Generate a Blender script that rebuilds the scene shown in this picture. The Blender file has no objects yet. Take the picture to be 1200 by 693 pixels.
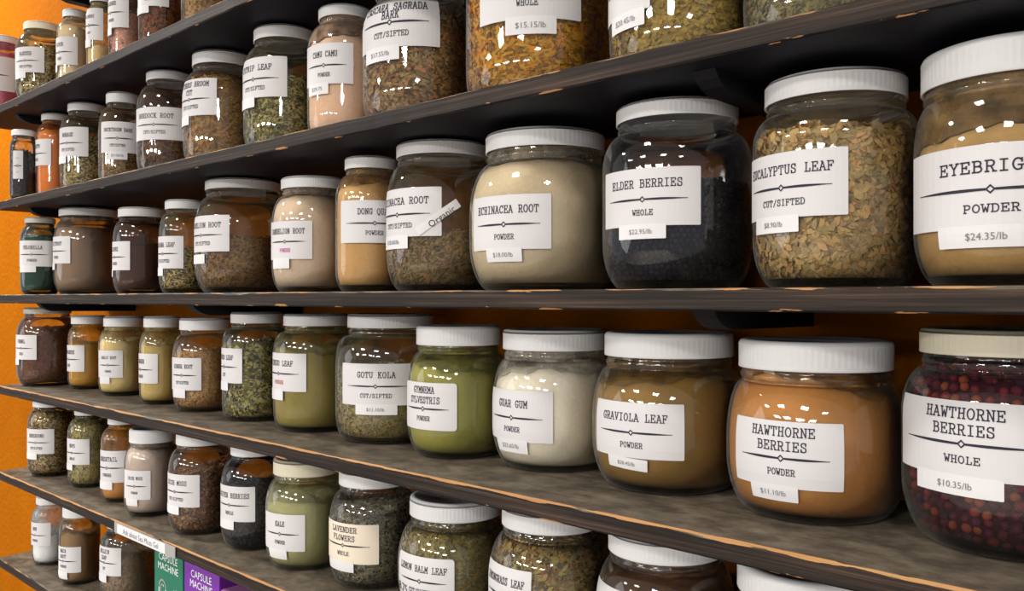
import bpy, math, random
import numpy as np
random.seed(7)
RNG = np.random.default_rng(7)
SC = bpy.context.scene
COL = SC.collection

# ------------------------------------------------------------------ camera, light, exposure
PI = math.pi
F = 1000.0                                   # focal length in pixels of the 1200 x 693 frame
VPX = -484.0                                 # vanishing point of the shelf edges
CX, HY = 600.0, 350.0                        # image centre column, horizon row
CAMZ = 1.50
TH = math.atan2(CX - VPX, F)                 # view axis against the shelf direction
CT, ST = math.cos(TH), math.sin(TH)
D = 0.9233 * CT                              # camera to shelf front plane

cam_data = bpy.data.cameras.new('camera')
cam_data.sensor_width = 36.0
cam_data.lens = F / 1200.0 * 36.0
cam_data.shift_y = (HY - 346.5) / 1200.0
cam_data.clip_start = 0.02
cam = bpy.data.objects.new('camera', cam_data)
COL.objects.link(cam)
cam.location = (0.0, -D, CAMZ)
cam.rotation_euler = (PI / 2, 0.0, math.atan2(CT, ST))
SC.camera = cam

SC.view_settings.view_transform = 'Standard'
SC.view_settings.look = 'None'
SC.view_settings.gamma = 1.0
SC.view_settings.use_curve_mapping = False
SC.view_settings.exposure = 0.12
SC.cycles.transparent_max_bounces = 40
SC.cycles.max_bounces = 10

world = bpy.data.worlds.new('shop_ambient')
SC.world = world
world.use_nodes = True
bg = world.node_tree.nodes['Background']
bg.inputs['Color'].default_value = (0.97, 0.97, 1.0, 1)
bg.inputs['Strength'].default_value = 0.42

def area_lamp(x, y, z, sx, sy, power, col=(1.0, 0.985, 0.96)):
    ld = bpy.data.lights.new('ceiling_or_fill_light', 'AREA')
    ld.shape = 'RECTANGLE'
    ld.size, ld.size_y = sx, sy
    ld.energy = power
    ld.color = col
    o = bpy.data.objects.new('ceiling_or_fill_light', ld)
    o.location = (x, y, z)
    COL.objects.link(o)
    return o

CEIL = 2.95
for lx, lp in ((-3.0, 12), (-1.0, 12), (0.7, 12)):                 # fluorescent panels over the aisle, then the next row of the shop
    area_lamp(lx, -1.25, CEIL - 0.06, 0.30, 0.30, lp)
area_lamp(-3.15, -0.42, CEIL - 0.06, 0.3, 0.2, 42)          # unseen lamp added to brighten the wall above the shelf end
for lx in (-3.9, -1.8, 0.3, 2.4):
    area_lamp(lx, -3.5, CEIL - 0.06, 0.6, 0.6, 42)
    area_lamp(lx, -7.2, CEIL - 0.06, 1.2, 1.2, 210)  # unseen far row, added to throw low light onto the lids
# daylight from the shop window at the far side of the aisle
wd = area_lamp(-4.6, -3.2, 1.75, 1.6, 1.5, 16, (0.96, 0.98, 1.0))
wd.name = wd.data.name = 'shop_window_daylight'
from mathutils import Vector
wd.rotation_euler = (Vector((-0.9, 0.0, 1.45)) - Vector(wd.location)).to_track_quat('-Z', 'Z').to_euler()

# ------------------------------------------------------------------ materials
def nt(name):
    m = bpy.data.materials.new(name)
    m.use_nodes = True
    t = m.node_tree
    for n in list(t.nodes):
        t.nodes.remove(n)
    out = t.nodes.new('ShaderNodeOutputMaterial')
    return m, t, out

def N(t, kind, **kw):
    n = t.nodes.new(kind)
    for k, v in kw.items():
        if k in n.inputs:
            n.inputs[k].default_value = v
        else:
            setattr(n, k, v)
    return n

def c4(c):
    return (c[0], c[1], c[2], 1.0)

_cache = {}
def plain(name, col, rough=0.5, spec=0.5, bump=0.0, bscale=200.0, var=0.0):
    key = ('plain', name, tuple(col), rough, spec, bump, bscale, var)
    if key in _cache:
        return _cache[key]
    m, t, out = nt(name)
    b = N(t, 'ShaderNodeBsdfPrincipled')
    b.inputs['Base Color'].default_value = c4(col)
    b.inputs['Roughness'].default_value = rough
    b.inputs['Specular IOR Level'].default_value = spec
    tc = N(t, 'ShaderNodeTexCoord')
    nz = N(t, 'ShaderNodeTexNoise')
    nz.inputs['Scale'].default_value = bscale
    nz.inputs['Detail'].default_value = 4
    t.links.new(tc.outputs['Object'], nz.inputs['Vector'])
    if var > 0:
        mx = N(t, 'ShaderNodeMix', data_type='RGBA')
        mx.inputs[6].default_value = c4([min(1, c * (1 + var)) for c in col])
        mx.inputs[7].default_value = c4([c * (1 - var) for c in col])
        t.links.new(nz.outputs['Fac'], mx.inputs[0])
        t.links.new(mx.outputs[2], b.inputs['Base Color'])
    if bump > 0:
        bp = N(t, 'ShaderNodeBump')
        bp.inputs['Strength'].default_value = bump
        bp.inputs['Distance'].default_value = 0.002
        t.links.new(nz.outputs['Fac'], bp.inputs['Height'])
        t.links.new(bp.outputs['Normal'], b.inputs['Normal'])
    t.links.new(b.outputs[0], out.inputs['Surface'])
    _cache[key] = m
    return m

def ramp(t, cols, const=True):
    r = N(t, 'ShaderNodeValToRGB')
    cr = r.color_ramp
    cr.interpolation = 'CONSTANT' if const else 'LINEAR'
    n = len(cols)
    while len(cr.elements) < n:
        cr.elements.new(0.5)
    for i, c in enumerate(cols):
        cr.elements[i].position = i / n if const else i / max(1, n - 1)
        cr.elements[i].color = c4(c)
    return r

def flake_mat(cols):
    key = ('flake', str(cols))
    if key in _cache:
        return _cache[key]
    m, t, out = nt('dried_herb_pieces')
    b = N(t, 'ShaderNodeBsdfPrincipled')
    b.inputs['Roughness'].default_value = 0.75
    b.inputs['Specular IOR Level'].default_value = 0.2
    g = N(t, 'ShaderNodeNewGeometry')
    r = ramp(t, cols)
    t.links.new(g.outputs['Random Per Island'], r.inputs['Fac'])
    t.links.new(r.outputs['Color'], b.inputs['Base Color'])
    t.links.new(b.outputs[0], out.inputs['Surface'])
    _cache[key] = m
    return m

def fill_mat(cols, scale, bump=0.6):
    key = ('fill', str(cols), scale, bump)
    if key in _cache:
        return _cache[key]
    m, t, out = nt('dried_herb_bulk')
    b = N(t, 'ShaderNodeBsdfPrincipled')
    b.inputs['Roughness'].default_value = 0.85
    b.inputs['Specular IOR Level'].default_value = 0.15
    tc = N(t, 'ShaderNodeTexCoord')
    mp = N(t, 'ShaderNodeMapping')
    mp.inputs['Scale'].default_value = (scale, scale, scale * 1.5)
    t.links.new(tc.outputs['Object'], mp.inputs['Vector'])
    v = N(t, 'ShaderNodeTexVoronoi')
    v.inputs['Scale'].default_value = 1.0
    t.links.new(mp.outputs['Vector'], v.inputs['Vector'])
    sep = N(t, 'ShaderNodeSeparateColor')
    t.links.new(v.outputs['Color'], sep.inputs['Color'])
    r = ramp(t, cols)
    t.links.new(sep.outputs[0], r.inputs['Fac'])
    t.links.new(r.outputs['Color'], b.inputs['Base Color'])
    bp = N(t, 'ShaderNodeBump')
    bp.inputs['Strength'].default_value = bump
    bp.inputs['Distance'].default_value = 0.003
    t.links.new(sep.outputs[1], bp.inputs['Height'])
    t.links.new(bp.outputs['Normal'], b.inputs['Normal'])
    t.links.new(b.outputs[0], out.inputs['Surface'])
    _cache[key] = m
    return m

def glass_mat(tint=(0.965, 0.967, 0.955), edge=(0.62, 0.66, 0.62), film=.008):
    key = ('glass', tint, edge, film)
    if key in _cache:
        return _cache[key]
    m, t, out = nt('clear_jar_glass')
    tr = N(t, 'ShaderNodeBsdfTransparent')
    lw = N(t, 'ShaderNodeLayerWeight')
    lw.inputs['Blend'].default_value = 0.5
    pw = N(t, 'ShaderNodeMath', operation='POWER')
    pw.inputs[1].default_value = 5.0
    t.links.new(lw.outputs['Facing'], pw.inputs[0])
    mx = N(t, 'ShaderNodeMix', data_type='RGBA')
    mx.inputs[6].default_value = c4(tint)
    mx.inputs[7].default_value = c4(edge)
    t.links.new(pw.outputs[0], mx.inputs[0])
    t.links.new(mx.outputs[2], tr.inputs['Color'])
    gl = N(t, 'ShaderNodeBsdfAnisotropic')
    gl.inputs['Roughness'].default_value = 0.03
    gl.inputs['Color'].default_value = (1, 1, 1, 1)
    fr = N(t, 'ShaderNodeFresnel')
    fr.inputs['IOR'].default_value = 1.55
    tc = N(t, 'ShaderNodeTexCoord')
    nz = N(t, 'ShaderNodeTexNoise')
    nz.inputs['Scale'].default_value = 28.0
    nz.inputs['Detail'].default_value = 1.0
    t.links.new(tc.outputs['Object'], nz.inputs['Vector'])
    bp = N(t, 'ShaderNodeBump')
    bp.inputs['Strength'].default_value = 0.06
    bp.inputs['Distance'].default_value = 0.006
    t.links.new(nz.outputs['Fac'], bp.inputs['Height'])
    t.links.new(bp.outputs['Normal'], gl.inputs['Normal'])
    ms = N(t, 'ShaderNodeMixShader')
    t.links.new(fr.outputs[0], ms.inputs[0])
    t.links.new(tr.outputs[0], ms.inputs[1])
    t.links.new(gl.outputs[0], ms.inputs[2])
    # grey haze painted on the glass for room reflections, with a little herb dust, denser where one looks along the wall of the jar
    df = N(t, 'ShaderNodeBsdfDiffuse')
    df.inputs['Color'].default_value = (0.62, 0.61, 0.57, 1)
    n3 = N(t, 'ShaderNodeTexNoise')
    n3.inputs['Scale'].default_value = 55.0
    n3.inputs['Detail'].default_value = 5
    t.links.new(tc.outputs['Object'], n3.inputs['Vector'])
    p3 = N(t, 'ShaderNodeMath', operation='POWER')
    p3.inputs[1].default_value = 4.0
    t.links.new(lw.outputs['Facing'], p3.inputs[0])
    a3 = N(t, 'ShaderNodeMath', operation='MULTIPLY_ADD')
    a3.inputs[1].default_value = 0.22
    a3.inputs[2].default_value = film
    t.links.new(p3.outputs[0], a3.inputs[0])
    m3 = N(t, 'ShaderNodeMath', operation='MULTIPLY')
    t.links.new(a3.outputs[0], m3.inputs[0])
    mr3 = N(t, 'ShaderNodeMapRange')
    mr3.inputs['From Min'].default_value = .3; mr3.inputs['From Max'].default_value = .7
    mr3.inputs['To Min'].default_value = .5; mr3.inputs['To Max'].default_value = 1.4
    t.links.new(n3.outputs['Fac'], mr3.inputs['Value'])
    t.links.new(mr3.outputs['Result'], m3.inputs[1])
    mf = N(t, 'ShaderNodeMixShader')
    t.links.new(m3.outputs[0], mf.inputs[0])
    t.links.new(ms.outputs[0], mf.inputs[1])
    t.links.new(df.outputs[0], mf.inputs[2])
    t.links.new(mf.outputs[0], out.inputs['Surface'])
    _cache[key] = m
    return m

def film_mat(col, amount):
    key = ('film', tuple(round(v, 3) for v in col), amount)
    if key in _cache:
        return _cache[key]
    m, t, out = nt('herb_dust_on_glass')
    tr = N(t, 'ShaderNodeBsdfTransparent')
    df = N(t, 'ShaderNodeBsdfDiffuse')
    df.inputs['Color'].default_value = c4(col)
    tc = N(t, 'ShaderNodeTexCoord')
    n = N(t, 'ShaderNodeTexNoise')
    n.inputs['Scale'].default_value = 42.0
    n.inputs['Detail'].default_value = 6
    n.inputs['Roughness'].default_value = .62
    t.links.new(tc.outputs['Object'], n.inputs['Vector'])
    mr = N(t, 'ShaderNodeMapRange')
    mr.inputs['From Min'].default_value = .36; mr.inputs['From Max'].default_value = .66
    mr.inputs['To Min'].default_value = amount * .25; mr.inputs['To Max'].default_value = min(.95, amount * 1.7)
    t.links.new(n.outputs['Fac'], mr.inputs['Value'])
    ms = N(t, 'ShaderNodeMixShader')
    t.links.new(mr.outputs['Result'], ms.inputs[0])
    t.links.new(tr.outputs[0], ms.inputs[1])
    t.links.new(df.outputs[0], ms.inputs[2])
    t.links.new(ms.outputs[0], out.inputs['Surface'])
    _cache[key] = m
    return m

def wood_mat(w0, w1):
    """Black-brown stained board: raw wood where the arrises are worn, dusty grey-brown on top."""
    m, t, out = nt('stained_shelf_wood')
    L = t.links.new
    b = N(t, 'ShaderNodeBsdfPrincipled')
    tc = N(t, 'ShaderNodeTexCoord')
    mp = N(t, 'ShaderNodeMapping')
    mp.inputs['Scale'].default_value = (3.0, 60.0, 260.0)
    L(tc.outputs['Object'], mp.inputs['Vector'])
    grain = N(t, 'ShaderNodeTexNoise')
    grain.inputs['Scale'].default_value = 1.0
    grain.inputs['Detail'].default_value = 8
    grain.inputs['Roughness'].default_value = 0.65
    L(mp.outputs['Vector'], grain.inputs['Vector'])
    dark = ramp(t, [(0.007, 0.005, 0.004), (0.016, 0.011, 0.008), (0.040, 0.024, 0.016), (0.11, 0.072, 0.050)], const=False)
    for i, p in enumerate((.30, .47, .58, .72)):
        dark.color_ramp.elements[i].position = p
    L(grain.outputs['Fac'], dark.inputs['Fac'])
    # dusty worn top
    mp2 = N(t, 'ShaderNodeMapping')
    mp2.inputs['Scale'].default_value = (13.0, 20.0, 13.0)
    L(tc.outputs['Object'], mp2.inputs['Vector'])
    blot = N(t, 'ShaderNodeTexNoise')
    blot.inputs['Scale'].default_value = 1.6
    blot.inputs['Detail'].default_value = 9
    blot.inputs['Roughness'].default_value = 0.68
    L(mp2.outputs['Vector'], blot.inputs['Vector'])
    topc = ramp(t, [(0.045, 0.036, 0.026), (0.10, 0.079, 0.055), (0.165, 0.134, 0.094), (0.24, 0.20, 0.145)], const=False)
    for i, p in enumerate((.30, .45, .57, .72)):
        topc.color_ramp.elements[i].position = p
    L(blot.outputs['Fac'], topc.inputs['Fac'])
    geo = N(t, 'ShaderNodeNewGeometry')
    sepn = N(t, 'ShaderNodeSeparateXYZ')
    L(geo.outputs['Normal'], sepn.inputs[0])
    up = N(t, 'ShaderNodeMath', operation='GREATER_THAN')
    up.inputs[1].default_value = 0.7
    L(sepn.outputs['Z'], up.inputs[0])
    m1 = N(t, 'ShaderNodeMix', data_type='RGBA')
    L(up.outputs[0], m1.inputs[0]); L(dark.outputs['Color'], m1.inputs[6]); L(topc.outputs['Color'], m1.inputs[7])
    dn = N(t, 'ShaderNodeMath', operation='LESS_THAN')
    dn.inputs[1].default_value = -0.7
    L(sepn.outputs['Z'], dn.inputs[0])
    m1b = N(t, 'ShaderNodeMix', data_type='RGBA')          # downward faces get a blue-black colour
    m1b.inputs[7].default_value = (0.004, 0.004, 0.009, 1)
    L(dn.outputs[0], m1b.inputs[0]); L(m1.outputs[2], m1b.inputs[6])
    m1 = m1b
    # worn arrises: object origin is at the front top edge of each board
    sp = N(t, 'ShaderNodeSeparateXYZ')
    L(tc.outputs['Object'], sp.inputs[0])
    def absm(sock, off):
        a = N(t, 'ShaderNodeMath', operation='SUBTRACT'); a.inputs[1].default_value = off
        L(sock, a.inputs[0])
        c = N(t, 'ShaderNodeMath', operation='ABSOLUTE'); L(a.outputs[0], c.inputs[0])
        return c.outputs[0]
    ay = absm(sp.outputs['Y'], 0.0)
    def edge(zoff, thr_lo, thr_hi, nscale, seedx):
        az = absm(sp.outputs['Z'], zoff)
        d = N(t, 'ShaderNodeMath', operation='MAXIMUM')
        L(ay, d.inputs[0]); L(az, d.inputs[1])
        mpx = N(t, 'ShaderNodeMapping')
        mpx.inputs['Scale'].default_value = (nscale, 160.0, 160.0)
        mpx.inputs['Location'].default_value = (seedx, 0, 0)
        L(tc.outputs['Object'], mpx.inputs['Vector'])
        n = N(t, 'ShaderNodeTexNoise'); n.inputs['Scale'].default_value = 1.0; n.inputs['Detail'].default_value = 5
        L(mpx.outputs['Vector'], n.inputs['Vector'])
        mr = N(t, 'ShaderNodeMapRange')
        mr.inputs['From Min'].default_value = 0.3; mr.inputs['From Max'].default_value = 0.7
        mr.inputs['To Min'].default_value = thr_lo; mr.inputs['To Max'].default_value = thr_hi
        L(n.outputs['Fac'], mr.inputs['Value'])
        lt = N(t, 'ShaderNodeMath', operation='LESS_THAN')
        L(d.outputs[0], lt.inputs[0]); L(mr.outputs['Result'], lt.inputs[1])
        return lt.outputs[0]
    e1 = edge(0.0, w0, w1, 14.0, 0.0)
    e2 = edge(-0.019, -0.0050, 0.0030, 24.0, 3.3)
    em = N(t, 'ShaderNodeMath', operation='MAXIMUM')
    L(e1, em.inputs[0]); L(e2, em.inputs[1])
    raw = ramp(t, [(0.20, 0.085, 0.03), (0.46, 0.23, 0.085), (0.66, 0.40, 0.18)], const=False)
    L(grain.outputs['Fac'], raw.inputs['Fac'])
    m2 = N(t, 'ShaderNodeMix', data_type='RGBA')
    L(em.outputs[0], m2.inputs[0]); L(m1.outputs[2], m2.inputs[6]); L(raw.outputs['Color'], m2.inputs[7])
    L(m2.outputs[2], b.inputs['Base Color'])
    b.inputs['Roughness'].default_value = 0.62
    b.inputs['Specular IOR Level'].default_value = 0.22
    bp = N(t, 'ShaderNodeBump')
    bp.inputs['Strength'].default_value = 0.5
    bp.inputs['Distance'].default_value = 0.0012
    L(grain.outputs['Fac'], bp.inputs['Height'])
    L(bp.outputs['Normal'], b.inputs['Normal'])
    L(b.outputs[0], out.inputs['Surface'])
    return m

def wall_mat():
    m, t, out = nt('orange_stucco')
    L = t.links.new
    b = N(t, 'ShaderNodeBsdfPrincipled')
    b.inputs['Roughness'].default_value = 0.8
    b.inputs['Specular IOR Level'].default_value = 0.03
    tc = N(t, 'ShaderNodeTexCoord')
    n = N(t, 'ShaderNodeTexNoise'); n.inputs['Scale'].default_value = 6.0; n.inputs['Detail'].default_value = 5
    L(tc.outputs['Object'], n.inputs['Vector'])
    r = ramp(t, [(0.30, 0.080, 0.0005), (0.41, 0.124, 0.0015)], const=False)
    L(n.outputs['Fac'], r.inputs['Fac'])
    L(r.outputs['Color'], b.inputs['Base Color'])
    n2 = N(t, 'ShaderNodeTexNoise'); n2.inputs['Scale'].default_value = 75.0; n2.inputs['Detail'].default_value = 3
    L(tc.outputs['Object'], n2.inputs['Vector'])
    bp = N(t, 'ShaderNodeBump'); bp.inputs['Strength'].default_value = 0.55; bp.inputs['Distance'].default_value = 0.006
    L(n2.outputs['Fac'], bp.inputs['Height']); L(bp.outputs['Normal'], b.inputs['Normal'])
    L(b.outputs[0], out.inputs['Surface'])
    return m

M_WOOD = wood_mat(-0.0012, 0.0026)
M_WOOD_WORN = wood_mat(0.0006, 0.0036)          # the boards whose front edge is rubbed bare all along
M_WALL = wall_mat()
M_GLASS = glass_mat()
M_GLASS_BASE = glass_mat((0.22, 0.27, 0.24), (0.10, 0.14, 0.12), 0.0)
M_GLASS_BLUE = glass_mat((0.86, 0.95, 0.95), (0.42, 0.58, 0.60), .012)
M_BLACK = plain('black_bracket_paint', (0.003, 0.003, 0.006), 0.6, 0.3, 0.2, 120)
M_INK = plain('label_ink', (0.025, 0.025, 0.04), 0.6, 0.2)
M_GREYINK = plain('price_ink', (0.20, 0.20, 0.22), 0.6, 0.2)
M_MAGENTA = plain('magenta_ink', (0.50, 0.06, 0.33), 0.6, 0.2)
M_RED = plain('red_ink', (0.45, 0.10, 0.08), 0.6, 0.2)
PAPER = (0.655, 0.632, 0.630)
LID = (0.78, 0.775, 0.765)
LID_CREAM = (0.76, 0.70, 0.53)
LID_GREY = (0.46, 0.43, 0.38)
M_TAGPAPER = plain('price_paper', (0.72, 0.705, 0.70), 0.55, 0.3)

# ------------------------------------------------------------------ mesh helpers
def mesh_obj(name, verts, faces, mats, parent=None, mat_idx=None, smooth=False, loc=None):
    me = bpy.data.meshes.new(name)
    me.from_pydata([tuple(map(float, v)) for v in verts], [], faces)
    for m in (mats if isinstance(mats, (list, tuple)) else [mats]):
        me.materials.append(m)
    if mat_idx is not None:
        me.polygons.foreach_set('material_index', np.asarray(mat_idx, dtype=np.int32))
    if smooth is True:
        me.polygons.foreach_set('use_smooth', np.ones(len(me.polygons), dtype=bool))
    elif smooth is not False:
        me.polygons.foreach_set('use_smooth', np.asarray(smooth, dtype=bool))
    me.update()
    o = bpy.data.objects.new(name, me)
    COL.objects.link(o)
    if parent is not None:
        o.parent = parent
    if loc is not None:
        o.location = loc
    return o

def tag(o, label, cat, group=None):
    o['label'] = label
    o['category'] = cat
    if group:
        o['group'] = group
    return o

def empty(name, loc):
    o = bpy.data.objects.new(name, None)
    o.empty_display_size = 0.05
    o.location = loc
    COL.objects.link(o)
    return o

def lathe(prof, seg, cap0=False, cap1=False, rfun=None):
    V, Fc = [], []
    for (r, z) in prof:
        for i in range(seg):
            a = 2 * PI * i / seg
            rr = r if rfun is None else rfun(r, z, i)
            V.append((rr * math.cos(a), rr * math.sin(a), z))
    for j in range(len(prof) - 1):
        for i in range(seg):
            k = (i + 1) % seg
            Fc.append((j * seg + i, j * seg + k, (j + 1) * seg + k, (j + 1) * seg + i))
    if cap0:
        Fc.append(tuple(range(seg - 1, -1, -1)))
    if cap1:
        b = (len(prof) - 1) * seg
        Fc.append(tuple(b + i for i in range(seg)))
    return V, Fc

def box_bevel(x0, x1, y0, y1, z0, z1, bev):
    """Bevelled box through bmesh."""
    import bmesh
    bm = bmesh.new()
    bmesh.ops.create_cube(bm, size=1.0)
    for v in bm.verts:
        v.co.x = x0 if v.co.x < 0 else x1
        v.co.y = y0 if v.co.y < 0 else y1
        v.co.z = z0 if v.co.z < 0 else z1
    if bev > 0:
        bmesh.ops.bevel(bm, geom=list(bm.edges), offset=bev, segments=2, affect='EDGES', profile=0.6)
    bm.verts.ensure_lookup_table()
    V = [tuple(v.co) for v in bm.verts]
    idx = {v: i for i, v in enumerate(bm.verts)}
    Fc = [tuple(idx[v] for v in f.verts) for f in bm.faces]
    bm.free()
    return V, Fc

# ------------------------------------------------------------------ photo ray -> world
def plan_dir(px):
    """Unit plan direction (x, y) of a pixel column, and depth per unit of plan distance."""
    u = (px - CX) / F
    dx = -CT + u * ST
    dy = ST + u * CT
    n = math.hypot(dx, dy)
    return dx / n, dy / n, 1.0 / n

# ------------------------------------------------------------------ slab-serif lettering
def _arc(cx, cy, rx, ry, a0, a1, n=10):
    return [(cx + rx * math.cos(math.radians(a0 + (a1 - a0) * i / n)), cy + ry * math.sin(math.radians(a0 + (a1 - a0) * i / n))) for i in range(n + 1)]

def bars(*pts):
    return [[(x - .15, y), (x + .15, y)] for x, y in pts]

G = {
 'A': [[(.10, 0), (.48, 1)], [(.48, 1), (.90, 0)], [(.24, .34), (.76, .34)], [(.28, 1), (.48, 1)]] + bars((.10, 0), (.90, 0)),
 'B': [[(.2, 0), (.2, 1)], [(.04, 1), (.58, 1), (.78, .92), (.83, .77), (.76, .60), (.58, .53), (.2, .53)], [(.58, .53), (.82, .45), (.90, .27), (.82, .08), (.60, 0), (.04, 0)]],
 'C': [_arc(.52, .5, .42, .5, 40, 320, 16), [(.88, .68), (.88, 1)]],
 'D': [[(.2, 0), (.2, 1)], [(.04, 1), (.5, 1), (.74, .92), (.90, .68), (.90, .32), (.74, .08), (.5, 0), (.04, 0)]],
 'E': [[(.2, 0), (.2, 1)], [(.04, 1), (.88, 1), (.88, .76)], [(.2, .52), (.62, .52)], [(.62, .40), (.62, .64)], [(.04, 0), (.90, 0), (.90, .26)]],
 'F': [[(.2, 0), (.2, 1)], [(.04, 1), (.90, 1), (.90, .74)], [(.2, .52), (.64, .52)], [(.64, .40), (.64, .64)]] + bars((.22, 0)),
 'G': [_arc(.52, .5, .42, .5, 45, 290, 14) + [(.82, .08), (.84, .40)], [(.55, .42), (.98, .42)], [(.86, .70), (.86, 1)]],
 'H': [[(.2, 0), (.2, 1)], [(.8, 0), (.8, 1)], [(.2, .52), (.8, .52)]] + bars((.2, 0), (.2, 1), (.8, 0), (.8, 1)),
 'I': [[(.5, 0), (.5, 1)], [(.2, 0), (.8, 0)], [(.2, 1), (.8, 1)]],
 'J': [[(.66, 1), (.66, .22), (.56, .04), (.36, 0), (.16, .08), (.12, .30)], [(.40, 1), (.90, 1)]],
 'K': [[(.2, 0), (.2, 1)], [(.80, 1), (.2, .42)], [(.40, .60), (.84, 0)]] + bars((.2, 0), (.2, 1), (.82, 1), (.84, 0)),
 'L': [[(.3, 0), (.3, 1)], [(.08, 0), (.90, 0), (.90, .32)]] + bars((.3, 1)),
 'M': [[(.14, 0), (.14, 1)], [(.86, 0), (.86, 1)], [(.14, 1), (.5, .36), (.86, 1)]] + bars((.14, 0), (.86, 0)) + [[(0, 1), (.14, 1)], [(.86, 1), (1, 1)]],
 'N': [[(.18, 0), (.18, 1)], [(.82, 0), (.82, 1)], [(.18, 1), (.82, 0)]] + bars((.18, 0), (.82, 1)) + [[(.02, 1), (.18, 1)]],
 'O': [_arc(.5, .5, .42, .5, 0, 360, 20)],
 'P': [[(.2, 0), (.2, 1)], [(.04, 1), (.62, 1), (.84, .90), (.88, .72), (.82, .54), (.62, .45), (.2, .45)]] + bars((.24, 0)),
 'Q': [_arc(.5, .5, .42, .5, 0, 360, 20), [(.38, .04), (.50, -.14), (.66, -.06), (.90, -.14)]],
 'R': [[(.2, 0), (.2, 1)], [(.04, 1), (.60, 1), (.80, .91), (.84, .74), (.78, .57), (.60, .49), (.2, .49)], [(.54, .49), (.84, 0)]] + bars((.2, 0), (.88, 0)),
 'S': [[(.82, .74), (.76, .92), (.58, 1), (.40, 1), (.20, .92), (.14, .76), (.22, .60), (.5, .52), (.78, .43), (.86, .26), (.80, .08), (.60, 0), (.38, 0), (.20, .08), (.13, .28)], [(.82, .70), (.82, 1)], [(.13, 0), (.13, .30)]],
 'T': [[(.5, 0), (.5, 1)], [(.08, .72), (.08, 1), (.92, 1), (.92, .72)]] + bars((.5, 0)),
 'U': [[(.18, 1), (.18, .26), (.28, .06), (.5, 0), (.72, .06), (.82, .26), (.82, 1)]] + bars((.18, 1), (.82, 1)),
 'V': [[(.12, 1), (.5, 0), (.88, 1)]] + bars((.12, 1), (.88, 1)),
 'W': [[(.10, 1), (.28, 0), (.5, .62), (.72, 0), (.90, 1)]] + bars((.10, 1), (.90, 1)),
 'X': [[(.14, 0), (.86, 1)], [(.14, 1), (.86, 0)]] + bars((.14, 0), (.86, 0), (.14, 1), (.86, 1)),
 'Y': [[(.14, 1), (.5, .48), (.86, 1)], [(.5, .48), (.5, 0)]] + bars((.14, 1), (.86, 1), (.5, 0)),
 'Z': [[(.14, .74), (.14, 1), (.84, 1), (.12, 0), (.88, 0), (.88, .28)]],
 '/': [[(.14, -.08), (.86, 1.06)]],
 '-': [[(.22, .5), (.78, .5)]],
}

def stroke_quads(lines, w):
    """Polylines -> list of quads (4 points each)."""
    out = []
    for pl in lines:
        for (x0, y0), (x1, y1) in zip(pl[:-1], pl[1:]):
            dx, dy = x1 - x0, y1 - y0
            l = math.hypot(dx, dy)
            if l < 1e-9:
                continue
            ux, uy = dx / l * w * .42, dy / l * w * .42
            px, py = -dy / l * w * .5, dx / l * w * .5
            out.append([(x0 - ux + px, y0 - uy + py), (x0 - ux - px, y0 - uy - py), (x1 + ux - px, y1 + uy - py), (x1 + ux + px, y1 + uy + py)])
    return out

def slab_text(s, cx, cy, cap, adv, weight=.118):
    """Quads of a centred line: (cx, cy) is the middle of the capitals."""
    n = len(s)
    cap = min(cap, adv * 1.7)
    gw = adv * .84
    x = cx - adv * n / 2 + (adv - gw) / 2
    Q = []
    for ch in s:
        g = G.get(ch)
        if g:
            ls = [[(x + a * gw, cy - cap / 2 + b * cap) for a, b in pl] for pl in g]
            Q += stroke_quads(ls, weight * (cap + gw) / 2 * 1.25)
        x += adv
    return Q

_fc = {}
def sans_poly(s):
    """(points, faces, width) of a line of plain sans lettering, cap height about 0.7."""
    if s in _fc:
        return _fc[s]
    cu = bpy.data.curves.new('lettering_tmp', 'FONT')
    cu.body = s
    cu.resolution_u = 2
    o = bpy.data.objects.new('lettering_tmp', cu)
    COL.objects.link(o)
    dg = bpy.context.evaluated_depsgraph_get()
    me = bpy.data.meshes.new_from_object(o.evaluated_get(dg))
    P = [(v.co.x, v.co.y) for v in me.vertices]
    Fc = [tuple(p.vertices) for p in me.polygons]
    bpy.data.objects.remove(o)
    bpy.data.curves.remove(cu)
    bpy.data.meshes.remove(me)
    xs = [p[0] for p in P] or [0]
    r = ([(p[0] - min(xs), p[1]) for p in P], Fc, max(xs) - min(xs))
    _fc[s] = r
    return r

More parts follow.
